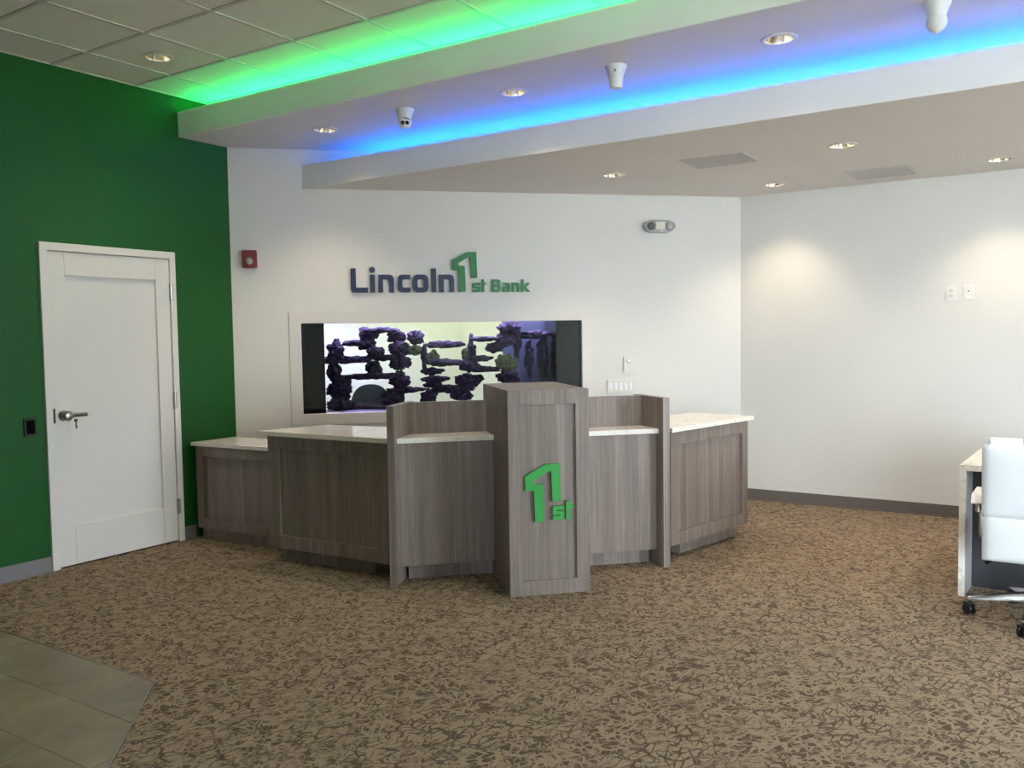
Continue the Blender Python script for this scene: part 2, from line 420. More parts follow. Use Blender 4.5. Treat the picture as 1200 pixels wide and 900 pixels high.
# ---- ceilings ----------------------------------------------------
RL = .088                                   # downlight hole radius
ACT_L = [(-5.026, 3.566), (-5.026, 1.13), (-2.58, 1.13), (-.14, 1.13), (2.3, 1.13), (2.3, 3.566)]
MID_L = [(-4.675, 4.69), (-3.020, 4.69), (-1.350, 4.675), (.32, 4.675), (1.99, 4.675)]
LOW_L = [(-3.015, 6.085), (-1.337, 6.06), (.34, 6.06), (2.02, 6.06)]
WALL_L = [(-2.149, 7.31), (-.509, 7.27), (1.13, 7.27), (2.77, 7.27)]
YC_G, YC_B = 4.51, 5.475                    # back walls of the coves
ceil = thing('ceiling', 'grid ceiling of square acoustic tiles', None, (0, 0, 0)); tag(ceil, kind='structure')
GX0, GY0, GP = -5.312, 3.252, .608
nodes_x = [XG]+[GX0+GP*i for i in range(0, 19) if GX0+GP*i < XE-.05]+[XE]
nodes_y = [YS]+sorted(GY0+GP*i for i in range(-11, 3) if YS+.05 < GY0+GP*i < YC_G-.02)+[YC_G]
shared = {}
g = B()
for x in nodes_x: box(g, x-.012, x+.012, YS, YC_G, H3-.002, H3+.02)
for yy in nodes_y: box(g, XG, XE, yy-.012, yy+.012, H3-.0025, H3+.0195)
obj('grid_bars', g, 'grid_white', ceil)
for a, c in zip(nodes_x, nodes_x[1:]):
    for d, e in zip(nodes_y, nodes_y[1:]):
        h = [(x-a, yy-d) for x, yy in ACT_L if a < x < c and d < yy < e]
        ww, hh = c-a, e-d
        key = (round(ww, 3), round(hh, 3), tuple(h))
        if key in shared:
            o = link(bpy.data.objects.new('ceiling_panel', shared[key])); o.parent = ceil; o.location = (a, d, H3)
        else:
            bm = B(); outl = [(.011, .011), (ww-.011, .011), (ww-.011, hh-.011), (.011, hh-.011)]
            hl = [circle(q[0], q[1], RL) for q in h]
            prism(bm, outl, hl, .004, .02)
            o = obj('ceiling_panel', bm, 'ceiling_tile', ceil, loc=(a, d, H3)); shared[key] = o.data
# middle soffit with its upstand lip
def soffit(label, yf, yb, z, lip, lights, extra=0):
    root = thing('ceiling_soffit', label, None, (0, 0, 0)); tag(root, kind='structure')
    poly = [(XG, yf+.016), (XE, yf+.016), (XE, yb), (XG, yb)]
    poly = clip(poly, -R2, R2, Q0)
    holes = [circle(x, yy, RL) for x, yy in lights]
    obj('soffit_board', prism(B(), poly, holes, z, z+.016), 'soffit_paint', root)
    x0 = max(XG, yf-Q0/R2)
    obj('fascia', bx(x0, XE, yf, yf+.016, z, lip), 'fascia_lit_paint', root)
    return root, x0
sm_root, x0 = soffit('middle white soffit with an upstanding lip in front of the green cove', YU, YC_B, H2, 3.244, MID_L)
obj('cove_back', bx(XG, XE, YC_G, YC_G+.02, H2+.016, H3+.1), 'white_paint', sm_root)
sl_root, x1 = soffit('lowest white soffit with an upstanding lip in front of the blue cove', YL, YR, H1, 2.9265, LOW_L+WALL_L)
obj('cove_back', bx(YC_B-Q0/R2, XE, YC_B, YC_B+.02, H1+.016, H2+.1), 'white_paint', sl_root)
gl = thing('led_strip', 'green glowing cove light strip under the grid ceiling', 'light strip', (x0, 4.43, 3.165))
obj('channel', bx(.05, XE-x0-.1, -.012, .012, 0, .012), 'white_plastic', gl)
obj('diffuser', bx(.05, XE-x0-.1, -.010, .010, .012, .020), 'led_green', gl)
bl = thing('led_strip', 'blue glowing cove light strip above the lowest soffit', 'light strip', (x1, 5.40, 2.860))
obj('channel', bx(.38, XE-x1-.1, -.012, .012, 0, .012), 'white_plastic', bl)
obj('diffuser', bx(.38, XE-x1-.1, -.010, .010, .012, .020), 'led_blue', bl)

# ================================================================== DOOR
door = thing('door_1', 'white single panel door in a white frame on the green wall', None, (XG, (DY0+DY1)/2, 0), math.pi/2); tag(door, kind='structure')
fr = B(); prism(fr, [(-.511, 0), (-.459, 0), (-.459, 2.135), (.463, 2.135), (.463, 0), (.511, 0), (.511, 2.187), (-.511, 2.187)], [], -.018, .10, XZ(0))
obj('door_frame', fr, 'trim_white', door, bevel=.003)
slab = obj('door_slab', bx(-.456, .460, .012, .05, .010, 2.132), 'trim_white', door)
for a, c, d, e in ((-.456, -.342, .010, 2.132), (.346, .460, .010, 2.132), (-.342, .346, 1.973, 2.132), (-.342, .346, .010, .273)):
    s_ = B(); box(s_, a, c, -.006, .012, d, e)
    obj('stile' if c-a < .2 else 'rail', s_, 'trim_white', slab, bevel=.004)
for z0, z1 in ((1.821, 1.955), (1.012, 1.141), (.212, .330)):
    h = B(); tube(h, [(.468, -.016, z0), (.468, -.016, z1)], .008, 10); box(h, .455, .481, -.0195, -.008, z0+.004, z1-.004)
    obj('hinge', h, 'satin_nickel', door)
hd = B(); lathe(hd, [(.001, -.006), (.036, -.006), (.036, -.014), (.03, -.022), (.020, -.024), (.018, -.05), (.030, -.058), (.034, -.072), (.026, -.086), (.001, -.090)], 20, (-.392, 0, 1.034), 'y')
tube(hd, smooth_path([(-.392, -.07, 1.034), (-.33, -.072, 1.036), (-.262, -.062, 1.034)], .03), [.014]*8+[.010], 10)
obj('lever_handle', hd, 'satin_nickel', door, smooth='auto')
ky = B(); lathe(ky, [(.001, -.072), (.012, -.072), (.012, -.076), (.001, -.076)], 14, (-.345, 0, 1.000), 'y'); box(ky, -.349, -.341, -.076, -.073, .945, .995); box(ky, -.341, -.337, -.076, -.073, .948, .962)
obj('key', ky, 'brass', door)
obj('strike_plate', bx(-.466, -.453, -.0195, -.010, .988, 1.085), 'black_plastic', door)

cp = thing('wall_plate', 'small black rectangular reader plate on the green wall beside the door', 'wall plate', (XG, 3.004, .977), math.pi/2)
b_ = B(); prism(b_, rrect(-.040, .040, -.060, .060, .006), [], -.012, 0, XZ(0)); obj('plate', b_, 'black_plastic', cp, bevel=.002)
b_ = B(); prism(b_, rrect(-.026, .026, -.045, .045, .004), [], -.016, -.012, XZ(0)); obj('cover', b_, 'black_acrylic', cp)

# ================================================================== DOWNLIGHTS
def downlight(x, y, z, label, group, proto=[None]):
    if proto[0] is None:
        t_ = thing('downlight', label, 'ceiling light', (x, y, z), 0, group)
        obj('trim_ring', lathe(B(), [(.072, -.001), (.074, -.006), (.090, -.005), (.094, -.0015), (.094, .0), (.085, .0005)], 36), 'trim_white', t_, smooth=True)
        obj('reflector', lathe(B(), [(.073, -.004), (.070, .02), (.062, .05), (.050, .075)], 36), 'reflector', t_, smooth=True)
        obj('lamp', lathe(B(), [(.0005, .070), (.030, .071), (.050, .076)], 36), 'lamp_glow', t_, smooth=True)
        obj('housing', lathe(B(), [(.086, .001), (.086, .085), (.0005, .09)], 20), 'dark_grey', t_)
        proto[0] = t_
    else:
        t_ = copy_tree(proto[0]); t_.location = (x, y, z); t_['label'] = label; t_['group'] = group
    ld = bpy.data.lights.new('downlight_beam', 'SPOT'); ld.energy = SPOT_W; ld.color = WARM
    ld.spot_size = math.radians(104); ld.spot_blend = .85; ld.shadow_soft_size = .03
    lo = link(bpy.data.objects.new('downlight_beam', ld)); lo.parent = t_; lo.location = (0, 0, .055)
for x, y in ACT_L: downlight(x, y, H3, 'round recessed downlight in the square tiled grid ceiling', 'downlights in the grid ceiling')
MID_LAB = ['round downlight in the middle soffit close to the green wall, beside the two-lens camera', 'round downlight in the middle soffit between the two-lens camera and the conical camera', 'round downlight in the middle soffit between the conical camera and the pointed camera']
for i, (x, y) in enumerate(MID_L): downlight(x, y, H2, MID_LAB[i] if i < 3 else 'round downlight in the middle soffit beyond the pointed camera', 'downlights in the middle soffit')
LOW_LAB = ['round downlight in the lowest soffit over the aquarium wall, above the emergency light', 'round downlight in the lowest soffit midway between the blue cove and the wall grille']
for i, (x, y) in enumerate(LOW_L): downlight(x, y, H1, LOW_LAB[i] if i < 2 else 'round downlight in the lowest soffit beyond the desk', 'downlights in the lowest soffit')
WALL_LAB = ['round downlight in the lowest soffit by the corner where the two white walls meet', 'round downlight in the lowest soffit over the two outlet plates']
for i, (x, y) in enumerate(WALL_L): downlight(x, y, H1, WALL_LAB[i] if i < 2 else 'round downlight along the white wall beyond the outlet plates', 'downlights along the white wall')

# ---- return air grilles in the lowest soffit
def grille(cx, cy, w_, d_, label):
    t_ = thing('air_grille', label, 'vent', (cx, cy, H1))
    b_ = B(); prism(b_, [(-w_/2, -d_/2), (w_/2, -d_/2), (w_/2, d_/2), (-w_/2, d_/2)], [[(-w_/2+.018, -d_/2+.018), (w_/2-.018, -d_/2+.018), (w_/2-.018, d_/2-.018), (-w_/2+.018, d_/2-.018)]], -.006, 0)
    obj('frame', b_, 'vent_grey', t_, bevel=.001)
    obj('backing', bx(-w_/2+.016, w_/2-.016, -d_/2+.016, d_/2-.016, -.0015, -.0002), 'vent_grey', t_)
    n = 16
    for i in range(n):
        y0 = -d_/2+.024+(d_-.048)*i/(n-1)
        obj('slat', bx(-w_/2+.018, w_/2-.018, y0-.0045, y0+.0045, -.005, -.0016), 'vent_grey', t_)
grille(-2.165, 6.045, .465, .385, 'square grey air grille in the soffit nearer the blue cove')
grille(-1.310, 7.285, .452, .420, 'square grey air grille in the soffit close to the white wall')

# ---- ceiling cameras
def seccam(x, y, label, kind, aim):
    t_ = thing('security_camera', label, 'camera', (x, y, H2), aim)
    obj('mount', lathe(B(), [(.0005, 0), (.062, 0), (.062, -.010), (.056, -.022), (.044, -.055), (.040, -.075)], 28), 'white_plastic', t_, smooth='auto')
    if kind == 0:
        obj('turret', lathe(B(), [(.040, -.06), (.046, -.080), (.045, -.098), (.034, -.118), (.018, -.128), (.0005, -.131)], 28), 'white_plastic', t_, smooth=True)
        obj('lens', lathe(B(), [(.0005, -.052), (.012, -.050), (.014, -.036)], 14, (-.013, 0, -.098), 'y'), 'black_acrylic', t_)
        obj('lens', lathe(B(), [(.0005, -.052), (.011, -.050), (.013, -.036)], 14, (.017, .003, -.098), 'y'), 'black_acrylic', t_)
        obj('seam', tube(B(), [(.046*math.sin(a), -.046*math.cos(a)-.002, -.066-.012*abs(a)) for a in [i*.15-.2 for i in range(8)]], .003, 6), 'black_acrylic', t_)
    elif kind == 1:
        obj('turret', lathe(B(), [(.041, -.07), (.040, -.095), (.037, -.100), (.037, -.118), (.031, -.128), (.0005, -.130)], 28), 'white_plastic', t_, smooth='auto')
        obj('screw', lathe(B(), [(.0005, -.060), (.006, -.060), (.006, -.05)], 10, (-.004, 0, -.040), 'y'), 'dark_grey', t_)
    else:
        obj('turret', lathe(B(), [(.040, -.07), (.047, -.085), (.046, -.105), (.034, -.125), (.012, -.142), (.0005, -.146)], 28), 'white_plastic', t_, smooth='auto')
        obj('lens', lathe(B(), [(.0005, -.058), (.014, -.056), (.016, -.04)], 14, (0, .0, -.09), 'y'), 'black_acrylic', t_)
seccam(-3.837, 4.60, 'white turret security camera with two dark lenses on the middle soffit', 0, .62)
seccam(-2.254, 4.585, 'white conical security camera with a small screw, turned from its lenses', 1, .42)
seccam(-.592, 4.600, 'white security camera with a pointed lower end on the middle soffit', 2, 2.6)

# ================================================================== TANK WALL FITTINGS
def at_wall(s_, z, d=0): return (s_*R2-(Q0-d)*R2, s_*R2+(Q0-d)*R2, z)
PI4 = math.pi/4
# fire alarm strobe
t_ = thing('fire_alarm', 'red fire alarm with a clear strobe on the white wall near the green wall', 'alarm', at_wall(-.608, 2.170), PI4)
b_ = B(); prism(b_, rrect(-.058, .058, -.071, .071, .016), [], -.045, 0, XZ(0)); obj('housing', b_, 'alarm_red', t_, bevel=.008)
obj('strobe', lathe(B(), [(.029, -.040), (.029, -.058), (.022, -.068), (.0005, -.072)], 20, (.0, 0, -.018), 'y'), 'grey_clear', t_, smooth=True)
obj('speaker_slot', bx(-.03, .03, -.047, -.044, .018, .026), 'dark_grey', t_)
# emergency light
t_ = thing('emergency_light', 'oval grey two-lamp emergency light high on the white wall', 'emergency light', at_wall(2.878, 2.467), PI4)
b_ = B(); prism(b_, rounded([(-.146, -.02, .04), (-.10, -.054, .04), (.09, -.056, .05), (.146, -.01, .03), (.14, .03, .03), (.09, .054, .05), (-.09, .056, .05), (-.146, .03, .03)]), [], -.06, 0, XZ(0)); obj('housing', b_, 'grey_clear', t_, bevel=.015)
for sx in (-1, 1):
    obj('lamp_head', lathe(B(), [(.0005, -.078), (.026, -.076), (.036, -.066), (.036, -.05)], 20, (sx*.085, 0, 0), 'y'), 'dark_grey' if sx < 0 else 'grey_clear', t_, smooth='auto')
obj('face', bx(-.042, .042, -.068, -.058, -.030, .036), 'almond_plastic', t_, bevel=.004)
obj('test_button', lathe(B(), [(.0005, -.072), (.008, -.070), (.009, -.058)], 12, (.01, 0, -.044), 'y'), 'white_plastic', t_)
# key plate
t_ = thing('key_switch', 'cream wall plate with a round key lock above the row of switches', 'wall plate', at_wall(2.592, 1.256), PI4)
b_ = B(); prism(b_, rrect(-.044, .044, -.068, .068, .006), [], -.016, 0, XZ(0)); obj('plate', b_, 'almond_plastic', t_, bevel=.002)
obj('key_lock', lathe(B(), [(.0005, -.023), (.012, -.023), (.020, -.021), (.021, -.016)], 18, (0, 0, .030), 'y'), 'satin_nickel', t_, smooth='auto')
# five-gang switch
t_ = thing('switch_plate', 'wide five-gang light switch plate on the white wall beside the counter', 'light switch', at_wall(2.520, 1.064), PI4)
b_ = B(); prism(b_, rrect(-.124, .124, -.058, .058, .006), [[(-.108+.046*i, -.033), (-.074+.046*i, -.033), (-.074+.046*i, .033), (-.108+.046*i, .033)] for i in range(5)], -.014, 0, XZ(0)); obj('plate', b_, 'almond_plastic', t_, bevel=.0015)
for i in range(5):
    x = -.091+.046*i; r_ = B()
    v = [r_.verts.new(c) for c in ((x-.0155, -.004, -.032), (x+.0155, -.004, -.032), (x+.0155, -.004, .032), (x-.0155, -.004, .032), (x-.0155, -.018, -.032), (x+.0155, -.018, -.032), (x+.0155, -.011, .032), (x-.0155, -.011, .032))]
    for f in ((0,1,2,3),(4,5,6,7),(0,1,5,4),(1,2,6,5),(2,3,7,6),(3,0,4,7)): r_.faces.new([v[k] for k in f])
    obj('rocker', r_, 'white_plastic', t_)
# outlets on the right wall
for x, z, lab, k in ((-.875, 1.811, 'white duplex outlet plate high on the white wall', 0), (-.750, 1.817, 'white cable plate with a small centre jack on the white wall', 1)):
    t_ = thing('outlet_plate' if k == 0 else 'jack_plate', lab, 'wall plate', (x, YR, z))
    b_ = B(); prism(b_, rrect(-.036, .036, -.059, .059, .005), [], -.007, 0, XZ(0)); obj('plate', b_, 'white_plastic', t_, bevel=.0015)
    if k == 0:
        for sz in (-1, 1):
            b_ = B(); prism(b_, rrect(-.017, .017, sz*.021-.014, sz*.021+.014, .006), [], -.0095, -.006, XZ(0)); fc = obj('receptacle', b_, 'almond_plastic', t_)
            for sx in (-.006, .006): obj('slot', bx(sx-.0012, sx+.0012, -.0102, -.0094, sz*.021-.004, sz*.021+.006), 'dark_grey', fc)
    else:
        obj('jack', lathe(B(), [(.0005, -.016), (.004, -.016), (.0055, -.006)], 12, (0, 0, .006), 'y'), 'dark_grey', t_)

# ================================================================== SIGN LETTERS (outlines in sign units, y up)
def g_L(w, h, k): return [rounded([(0, h), (0, 0, k*.9), (w, 0), (w, k), (k*1.05, k, k*.3), (k*1.05, h)])], []
def g_n(w, h, k): return [rounded([(0, 0), (0, h), (w, h, k*1.1), (w, 0), (w-k, 0), (w-k, h-k, k*.45), (k, h-k), (k, 0)])], []
def g_c(w, h, k): return [rounded([(w, 0), (0, 0, k*1.1), (0, h, k*1.1), (w, h), (w, h-k), (k, h-k, k*.45), (k, k, k*.45), (w, k)])], []
def g_o(w, h, k): return [rrect(0, w, 0, h, k*1.1)], [rrect(k, w-k, k, h-k, k*.4)]
def g_l(w, h, k): return [[(0, 0), (w, 0), (w, h), (0, h)]], []
def g_i(w, h, k): return [[(0, 0), (w, 0), (w, h), (0, h)], circle(w/2, h+w*.95, w*.6, 18)], []
def g_s(w, h, k):
    a, b_ = h/2-k/2, h/2+k/2
    return [rounded([(0, 0), (w, 0, k*.8), (w, b_, k*.8), (k, b_), (k, h-k), (w, h-k), (w, h), (0, h, k*.8), (0, a, k*.8), (w-k, a), (w-k, k), (0, k)])], []
def g_t(w, h, k): return [rounded([(0, 0, k*.3), (k, 0), (k, h*.58), (w, h*.58), (w, h*.58+k*.85), (k, h*.58+k*.85), (k, h, k*.3), (0, h)])], []
def g_B(w, h, k): return [rounded([(0, 0), (w, 0, k), (w, h*.52, k*.5), (w*.9, h*.55), (w*.95, h*.58), (w*.95, h, k), (0, h)])], [rrect(k, w-k, k*.85, h*.5-k*.35, k*.3), rrect(k, w*.95-k, h*.5+k*.4, h-k*.85, k*.3)]
def g_a(w, h, k):
    return [rounded([(k*.4, 0, k*.4), (w, 0), (w, h, k*1.1), (w*.08, h), (w*.08, h-k*.9), (w-k, h-k*.9, k*.3), (w-k, h*.62), (0, h*.62, k*.8), (0, 0, k*.8)])], [rrect(k*.95, w-k, k*.8, h*.62-k*.75, k*.2)]
def g_k(w, h, k): return [[(0, 0), (k, 0), (k, h*.26), (k*1.2, h*.26), (w-k*1.1, 0), (w, 0), (w, k*.25), (k*1.95, h*.36), (w*.97, h*.72-k*.25), (w*.97, h*.72), (w-k*1.15, h*.72), (k*1.2, h*.44), (k, h*.44), (k, h), (0, h)]], []
ONE = [(150,275),(390,145),(560,140),(572,575),(470,582),(458,225,20),(430,225),(245,335,6),(262,372,10),(360,375),(370,805,12),(262,815,12),(252,445),(150,445)]
def letter(parent, name, outs, holes, ox, oz, sc, m_, depth, y0):
    b_ = B()
    for i, o in enumerate(outs):
        prism(b_, [(ox+q[0]*sc, oz+q[1]*sc) for q in o], [[(ox+q[0]*sc, oz+q[1]*sc) for q in h] for h in holes] if i == 0 else [], -depth, 0, XZ(y0))
    return obj(name, b_, m_, parent)
sign = thing('wall_sign', 'navy and green raised letter sign on the white wall above the aquarium', 'sign', at_wall(.945, 1.895), PI4)
U = .001508
sx = lambda u: (u-100)*U+.187-.945
def put(ch, fn, x, w, h, k, m_, base=300): letter(sign, ch, *fn(w, h, k), sx(x), (300-base)*U+.004, U, m_, .022, -.004)
put('letter_l', g_L, 100, 92, 132, 27, 'sign_navy'); put('letter_i', g_i, 204, 27, 98, 27, 'sign_navy'); put('letter_n', g_n, 249, 86, 98, 26, 'sign_navy')
put('letter_c', g_c, 355, 70, 98, 26, 'sign_navy'); put('letter_o', g_o, 438, 87, 98, 26, 'sign_navy'); put('letter_l', g_l, 543, 26, 132, 26, 'sign_navy'); put('letter_n', g_n, 586, 84, 98, 26, 'sign_navy')
k1 = 140/412.0
one = rounded([((q[0]-150)/425*141, (815-q[1])/675*224)+((q[2]*.33,) if len(q) > 2 else ()) for q in ONE])
letter(sign, 'numeral_one', [one], [], sx(661), .004, U, 'sign_green', .03, -.004)
put('letter_s', g_s, 773, 46, 52, 14, 'sign_green'); put('letter_t', g_t, 827, 25, 71, 14, 'sign_green')
put('letter_b', g_B, 882, 54, 71, 15, 'sign_green'); put('letter_a', g_a, 946, 43, 52, 14, 'sign_green'); put('letter_n', g_n, 1000, 43, 52, 14, 'sign_green'); put('letter_k', g_k, 1055, 50, 71, 14, 'sign_green')

# ================================================================== AQUARIUM
fr = thing('surround_panel', 'flat white surround panel framing the aquarium opening', 'panel', at_wall(.97, .812), PI4)
b_ = B(); prism(b_, [(-.317-.97, 0), (2.250-.97, 0), (2.250-.97, .932), (-.317-.97, .932)], [[(OS0-.97, OZ0-.812), (OS1-.97, OZ0-.812), (OS1-.97, OZ1-.812), (OS0-.97, OZ1-.812)]], -.012, 0, XZ(0))
obj('surround', b_, 'trim_white', fr, bevel=.002)
TK = at_wall(.97, .86, -.02)
tank = thing('aquarium', 'long glass aquarium set into the white wall behind the counter', 'aquarium', TK, PI4)
a0, a1 = OS0-.97-.002, OS1-.97+.002
obj('front_glass', bx(a0, a1, .0, .008, .03, .80), 'tank_glass', tank)
obj('back_glass', bx(a0, a1, .56, .568, .03, .80), 'tank_glass', tank)
obj('tank_floor', bx(a0-.02, a1+.02, -.01, .59, 0, .03), 'black_acrylic', tank)
obj('overflow_box', bx(a0, a0+.185, .012, .30, .03, .80), 'black_acrylic', tank)
obj('overflow_box', bx(a1-.225, a1, .012, .40, .03, .80), 'black_acrylic', tank)
obj('blue_panel', bx(a1-.60, a1-.10, .50, .55, .03, .80), 'blue_acrylic', tank)
sd = B(); N = 24
vv = [[sd.verts.new((a0+.2+(a1-a0-.43)*i/N, .02+.52*k/6, .030+.035*max(0, noise.noise(Vector((i*.45, k*.7, 2))))+.012)) for k in range(7)] for i in range(N+1)]
for i in range(N):
    for k in range(6): sd.faces.new([vv[i][k], vv[i+1][k], vv[i+1][k+1], vv[i][k+1]])
obj('sand_bed', sd, 'sand', tank, smooth=True)
lp = thing('aquarium_light', 'slim light bar above the aquarium water', 'light', at_wall(.97, 1.72, -.30), PI4)
obj('housing', bx(a0+.02, a1-.02, -.14, .14, .012, .05), 'black_plastic', lp)
obj('diffuser', bx(a0+.05, a1-.05, -.12, .12, .0, .012), 'tank_led', lp)
cl_ = thing('closet_lamp', 'flat ceiling lamp in the closet behind the aquarium', 'light', at_wall(1.3, H1, -1.0), PI4)
obj('housing', bx(-.62, .62, -.32, .32, -.03, .0), 'white_plastic', cl_)
obj('diffuser', bx(-.6, .6, -.3, .3, -.045, -.03), 'panel_lamp', cl_)

# rocks: (x, y, rx, ry) read as units of the opening, placed in a plane inside the tank
def rock_pos(u, v):
    px, py = 330+u/3.158, 350+v/3.158
    s_ = -.187+(px-360)*.00727+((px-360)**2)*9.0e-7
    z = 1.286-(px-360)*.000165+(430-py)*(.00726+(px-360)*1.6e-6)
    return s_, z
LUMPS = [(200,190,28,30),(190,272,25,30),(210,335,38,38),(215,392,44,22),(315,132,32,22),(317,166,27,25),(340,200,30,26),(336,258,26,20),(425,140,30,24),(428,185,30,25),(432,238,30,26),(430,303,30,28),(405,372,34,28),
         (490,143,27,20),(541,362,27,22),(690,252,34,20),(685,303,40,26),(660,362,38,18),(835,112,40,22),(825,150,34,26),(782,183,29,18),(828,290,36,20),(548,270,36,14),(556,318,30,11)]
GREENS = [(553,222,23,28),(830,236,38,32),(490,192,30,20),(685,205,22,26)]
LEDGES = [(242,226,78,13),(362,118,50,10),(268,166,42,11),(340,286,95,10),(378,219,52,11),(600,170,75,12),(600,236,62,11),(452,338,70,12),(632,336,72,13),(740,150,46,9),(722,222,52,11),(740,262,62,7),(560,297,46,10),(930,134,62,13),(250,402,60,10),(345,405,42,9)]
PILLARS = [(522,222,10,45),(697,195,13,42),(868,150,12,60),(912,215,14,62),(962,225,18,70)]
def rock(u, v, rx, ry, label, group, m_, name, depth, dy, amp=.45):
    s_, z = rock_pos(u, v); k = .00228
    bm = B(); bmesh.ops.create_icosphere(bm, subdivisions=4, radius=1)
    sd_ = Vector((rnd.uniform(0, 50), rnd.uniform(0, 50), rnd.uniform(0, 50)))
    X, Z, Y = rx*k*rnd.uniform(.95, 1.1), max(ry, 9)*k*rnd.uniform(.95, 1.15), depth
    for vtx in bm.verts:
        c = vtx.co.copy(); q = Vector((c.x*X, c.y*Y, c.z*Z))
        d = 1+amp*noise.noise(q*24+sd_)+amp*.9*(.35-abs(noise.noise(q*52+sd_)))+amp*.35*noise.noise(q*120+sd_)
        vtx.co = q*d
    o = obj(name, bm, m_, loc=at_wall(s_, z, -.02-dy), rz=PI4, smooth=True)
    tag(o, label, 'rock', group)
for i, q in enumerate(LUMPS): rock(*q, 'lumpy dark purple rock piled up inside the aquarium', 'lumpy rocks in the aquarium', 'rock', 'live_rock', .05+.02*(i % 2), .24+.02*(i % 3), .6)
for i, q in enumerate(GREENS): rock(*q, 'rounded grey-green rock among the purple rocks in the aquarium', 'grey-green rocks in the aquarium', 'rock_green', 'live_rock', .05, .30, .5)
for i, q in enumerate(LEDGES): rock(*q, 'flat purple rock ledge bridging the rock piles in the aquarium', 'flat rock ledges in the aquarium', 'rock', 'rock_ledge', .06, .22+.03*(i % 3), .5)
for i, q in enumerate(PILLARS): rock(*q, 'thin upright dark rock pillar in the aquarium', 'upright rock pillars in the aquarium', 'rock', 'rock_pillar', .035, .26, .7)
# chair in the closet behind the tank
t_ = thing('closet_chair', 'dark green round-backed chair seen through the aquarium', 'chair', at_wall(.36, 0, -.86), PI4)
b_ = B(); prism(b_, rounded([(-.20, .52), (.20, .52), (.21, .85, .1), (.13, 1.10, .12), (-.13, 1.10, .12), (-.21, .85, .1)], 6), [], -.03, .03, XZ(-.16)); obj('backrest', b_, 'dark_cloth', t_, bevel=.01)
b_ = B(); prism(b_, rrect(-.22, .22, -.2, .22, .06), [], .42, .49); obj('seat', b_, 'dark_cloth', t_, bevel=.01)
for sx_ in (-1, 1):
    for sy in (-1, 1): obj('leg', tube(B(), [(sx_*.18, sy*.16, .42), (sx_*.2, sy*.19, 0)], .014, 8), 'black_plastic', t_)

# ================================================================== COUNTER
def shaker(root, x0, x1, z0, z1, st, rl, y=0.0, m_='laminate', depth=.024):
    obj('stile', bx(x0, x0+st, y-depth, y, z0, z1), m_, root, bevel=.001); obj('stile', bx(x1-st, x1, y-depth, y, z0, z1), m_, root, bevel=.001)
    obj('rail', bx(x0+st, x1-st, y-depth, y, z1-rl, z1), m_, root, bevel=.001); obj('rail', bx(x0+st, x1-st, y-depth, y, z0, z0+rl), m_, root, bevel=.001)
    obj('front_panel', bx(x0+st-.002, x1-st+.002, y-.003, y, z0+rl-.002, z1-rl+.002), m_, root)
PC = 1.2395                                              # centre line of the counter along the wall
# --- pillar
pil = thing('counter_pillar', 'tall wood laminate pillar with the green number logo at the counter centre', 'pillar', at_wall(PC, 0, 2.437), PI4)
hw = .2435
obj('body', bx(-hw, hw, .018, .80, 0, 1.2085), 'laminate', pil, bevel=.001)
shaker(pil, -hw, hw, 0, 1.2085, .080, .0870, .018)
lg = .000508
one = rounded([((q[0]-150)*lg, (815-q[1])*lg)+((q[2]*lg,) if len(q) > 2 else ()) for q in ONE])
letter(pil, 'numeral_one', [one], [], 1.094-PC, .431, 1.0, 'logo_green', .020, .012)
letter(pil, 'letter_s', *g_s(.068, .082, .023), 1.257-PC, .441, 1.0, 'logo_green', .020, .012)
letter(pil, 'letter_t', *g_t(.043, .110, .024), 1.338-PC, .441, 1.0, 'logo_green', .020, .012)

# --- teller stations either side of the pillar
def station(sgn, fi, bi, label, slabel):
    """fi = inner front corner of the end panel, bi = point further back on its inner face, as (s, d)"""
    base = (fi[0]+PC+sgn*.245)/2
    t_ = thing('teller_station', label, 'counter', at_wall(base, 0, 1.9), PI4)
    P = lambda s_, d: (s_-base, 1.9-d)                  # local plan coordinates
    dv = Vector((bi[0]-fi[0], bi[1]-fi[1])).normalized(); nv = Vector((-dv.y, dv.x))
    if nv.x*sgn < 0: nv = -nv
    f0 = Vector(fi); ext = .42; th = .047
    c = [f0, f0+dv*ext, f0+dv*ext+nv*th, f0+nv*th]
    obj('end_panel', prism(B(), [P(*q) for q in c], [], 0, 1.108), 'laminate', t_, bevel=.001)
    face = lambda d: f0+dv*((d-fi[1])/dv.y)             # inner face at depth d
    sp = PC+sgn*hw
    q0 = [face(1.752), face(1.715)]
    obj('back_panel', prism(B(), [P(sp, 1.752), P(*q0[0]), P(*q0[1]), P(sp, 1.715)], [], .05, 1.106), 'laminate', t_, bevel=.001)
    q0 = [face(1.965), face(1.754)]
    obj('lower_panel', prism(B(), [P(sp, 1.965), P(*q0[0]), P(*q0[1]), P(sp, 1.754)], [], .098, .872), 'laminate', t_, bevel=.001)
    q0 = [face(1.895), face(1.755)]; tq = q0[0]-Vector((sgn*.02, 0)); tq2 = q0[1]-Vector((sgn*.02, 0))
    obj('toe_kick', prism(B(), [P(sp, 1.895), P(*tq), P(*tq2), P(sp, 1.755)], [], 0, .098), 'laminate', t_)
    sh = thing('counter_shelf', slabel, 'shelf', at_wall(base, .8725, 1.9), PI4)
    q0 = [face(2.000), face(1.7535)]
    obj('slab', prism(B(), [P(sp, 2.0), P(*q0[0]), P(*q0[1]), P(sp, 1.7535)], [], 0, .031), 'quartz', sh, bevel=.002)
station(-1, (.372, 2.044), (.495, 1.75), 'grey wood teller station under the aquarium, between the pillar and the panelled cabinet', 'narrow white quartz shelf on the teller station beneath the aquarium')
